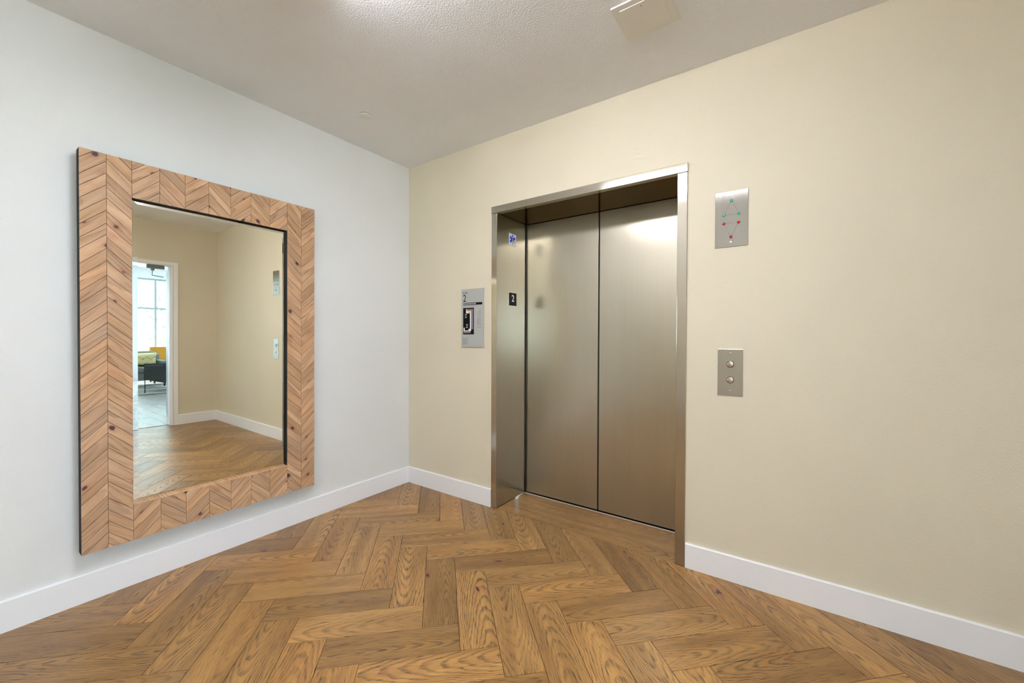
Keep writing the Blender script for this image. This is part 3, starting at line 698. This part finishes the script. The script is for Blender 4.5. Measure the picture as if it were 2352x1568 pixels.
zig = mth(nt, 'ADD', pz, mth(nt, 'PINGPONG', mth(nt, 'MULTIPLY', py, 1.0), 0.07))
ln1 = mapr(nt, mth(nt, 'ABSOLUTE', mth(nt, 'SUBTRACT', mth(nt, 'FRACT', mth(nt, 'MULTIPLY', zig, 7.0)), 0.5)), 0.0, 0.06, 1, 0)
vo = N(nt, 'ShaderNodeTexVoronoi'); vo.inputs['Scale'].default_value = 8.0; link(nt, tc, vo.inputs['Vector'])
c = mixc(nt, mapr(nt, vo.outputs['Distance'], 0.16, 0.22, 0.9, 0), (0.74, 0.64, 0.34), (0.85, 0.25, 0.04))
c = mixc(nt, mth(nt, 'MULTIPLY', ln1, 0.9), c, (0.03, 0.025, 0.02)); link(nt, c, b.inputs['Base Color']); b.inputs['Roughness'].default_value = 0.9
def pillow(loc, rot, sy, sz, label):
    bm = bmesh.new(); n = 12; V = {}
    for side in (1, -1):
        for i in range(n+1):
            for j in range(n+1):
                u, v = i/n*2-1, j/n*2-1; e = (1-u**4)*(1-v**4)
                if side < 0 and (i in (0, n) or j in (0, n)): V[side, i, j] = V[1, i, j]; continue
                k = 1-0.06*(1-abs(u))*abs(v)**3-0.0
                V[side, i, j] = bm.verts.new((side*0.075*max(e, 0)**0.5, u*sy*(1-0.05*(1-v*v)), v*sz*(1-0.07*(1-u*u))))
    for side in (1, -1):
        for i in range(n):
            for j in range(n): bm.faces.new((V[side, i, j], V[side, i+1, j], V[side, i+1, j+1], V[side, i, j+1]))
    m = MB(); m.bm.free(); m.bm = bm; o = m.build('throw_pillow', M_PAT, None, True, loc, rot); tag(o, label, 'pillow'); return o
pillow((8.30, 0.60, 0.600), (0, 0, R(103)), 0.14, 0.125, 'patterned cream and orange pillow standing in the charcoal armchair by the doorway jamb')
pillow((8.30, -0.405, 0.600), (0, 0, R(103)), 0.14, 0.125, 'patterned cream and orange pillow in the armchair at the left edge of the mirror glass')
pillow((9.38, 0.28, 0.615), (0, R(-8), 0), 0.33, 0.15, 'long yellow patterned lumbar pillow on the grey sofa')
so = thing('sofa', 'grey fabric sofa with loose back cushions under the lounge window', 'sofa', (9.45, -0.25, 0.012))
MB().box(-0.40, 0.42, -1.0, 1.0, 0.15, 0.32, bev=0.02).build('base', M_GREYF, so, True)
for y0, y1 in ((-0.885, -0.005), (0.005, 0.885)):
    MB().box(-0.42, 0.22, y0, y1, 0.322, 0.44, bev=0.035).build('seat_cushion', M_GREYF, so, True)
    MB().box(0.04, 0.22, y0, y1, 0.445, 0.78, bev=0.05).build('back_cushion', M_GREYF, so, True)
MB().box(0.225, 0.42, -1.0, 1.0, 0.322, 0.70, bev=0.03).build('backrest', M_GREYF, so, True)
for y0, y1 in ((-1.0, -0.89), (0.89, 1.0)): MB().box(-0.40, 0.22, y0, y1, 0.322, 0.57, bev=0.02).build('arm', M_GREYF, so, True)
for sx_ in (-0.35, 0.36):
    for sy_ in (-0.93, 0.93): MB().cyl((sx_, sy_, 0.075), (0, 0, 1), 0.018, 0.15, 12, r2=0.014).build('leg', M_DKMET, so)
mc = thing('high_back_chair', 'mustard yellow high backed lounge chair behind the grey sofa end', 'chair', (10.42, 1.03, 0.012), (0, 0, 0))
MB().box(-0.30, 0.30, -0.36, 0.36, 0.18, 0.42, bev=0.03).build('seat', M_MUST, mc, True)
MB().box(-0.33, -0.22, -0.37, 0.37, 0.20, 0.855, bev=0.02).build('backrest', M_MUST, mc, True)
for sx_ in (-0.26, 0.32):
    for sy_ in (-0.34, 0.35): MB().cyl((sx_, sy_, 0.09), (0, 0, 1), 0.015, 0.18, 12).build('leg', M_DKMET, mc)
tb = thing('coffee_table', 'low coffee table with warm wooden top and dark base before the grey sofa', 'table', (8.90, -0.15, 0.012), (0, 0, 0))
MB().box(-0.13, 0.13, -0.55, 0.25, 0.36, 0.40, bev=0.006).build('tabletop', M_PINE, tb)
MB().box(-0.12, 0.12, -0.50, 0.20, 0.22, 0.358, bev=0.006).build('drawer_box', M_DKMET, tb)
for sx_ in (-0.10, 0.10):
    for sy_ in (-0.48, 0.18): MB().box(sx_-0.012, sx_+0.012, sy_-0.012, sy_+0.012, 0, 0.218).build('leg', M_DKMET, tb)

# ------------------------------------------------------------------ outside
struct(MB().box(RX+T+0.3, 40, -25, 25, -0.6, -0.5).build('ground_outside', M_EARTH))
rt_ = random.Random(5)
def tree(x, y, h, r, label):
    o = thing('tree', label, 'tree', (x, y, -0.5), group='trees outside the lounge window')
    m = MB(); p = Vector((0, 0, 0))
    for k in range(5):
        q = p+Vector((rt_.uniform(-0.1, 0.1), rt_.uniform(-0.1, 0.1), h*0.18)); m.cyl((p+q)/2, q-p, 0.10-0.015*k, (q-p).length*1.04, 10, r2=0.085-0.015*k); p = q
    for k in range(9):
        a = rt_.uniform(0, 6.28); s0 = Vector((0, 0, h*rt_.uniform(0.35, 0.85))); m.tube(s0, s0+Vector((math.cos(a)*r*0.7, math.sin(a)*r*0.7, rt_.uniform(0.2, 0.6))), 0.018, 6)
    m.build('trunk', M_BARK, o)
    bm = bmesh.new()
    for k in range(1900):
        d = Vector((rt_.gauss(0, 1), rt_.gauss(0, 1), rt_.gauss(0, 1))).normalized()*(rt_.random()**0.4)
        c0 = Vector((d.x*r, d.y*r, h*0.62+d.z*h*0.40)); a = Vector((rt_.uniform(-1, 1), rt_.uniform(-1, 1), rt_.uniform(-1, 1))).normalized(); b2 = a.orthogonal().normalized()
        L_ = rt_.uniform(0.03, 0.06); bm.faces.new([bm.verts.new(c0+v) for v in (a*L_, b2*L_*0.45, -a*L_, -b2*L_*0.45)])
    m = MB(); m.bm.free(); m.bm = bm; f = m.build('foliage', M_LEAF, o); f['kind'] = 'stuff'
tree(14.3, 2.15, 4.3, 0.75, 'young leafy tree right of centre in the mirrored lounge window')
tree(16.2, 1.55, 5.0, 0.9, 'airy leafy tree left of the mullion in the mirrored lounge window')
tree(16.0, 4.4, 4.8, 1.1, 'leafy tree hidden at the far end of the lounge window')
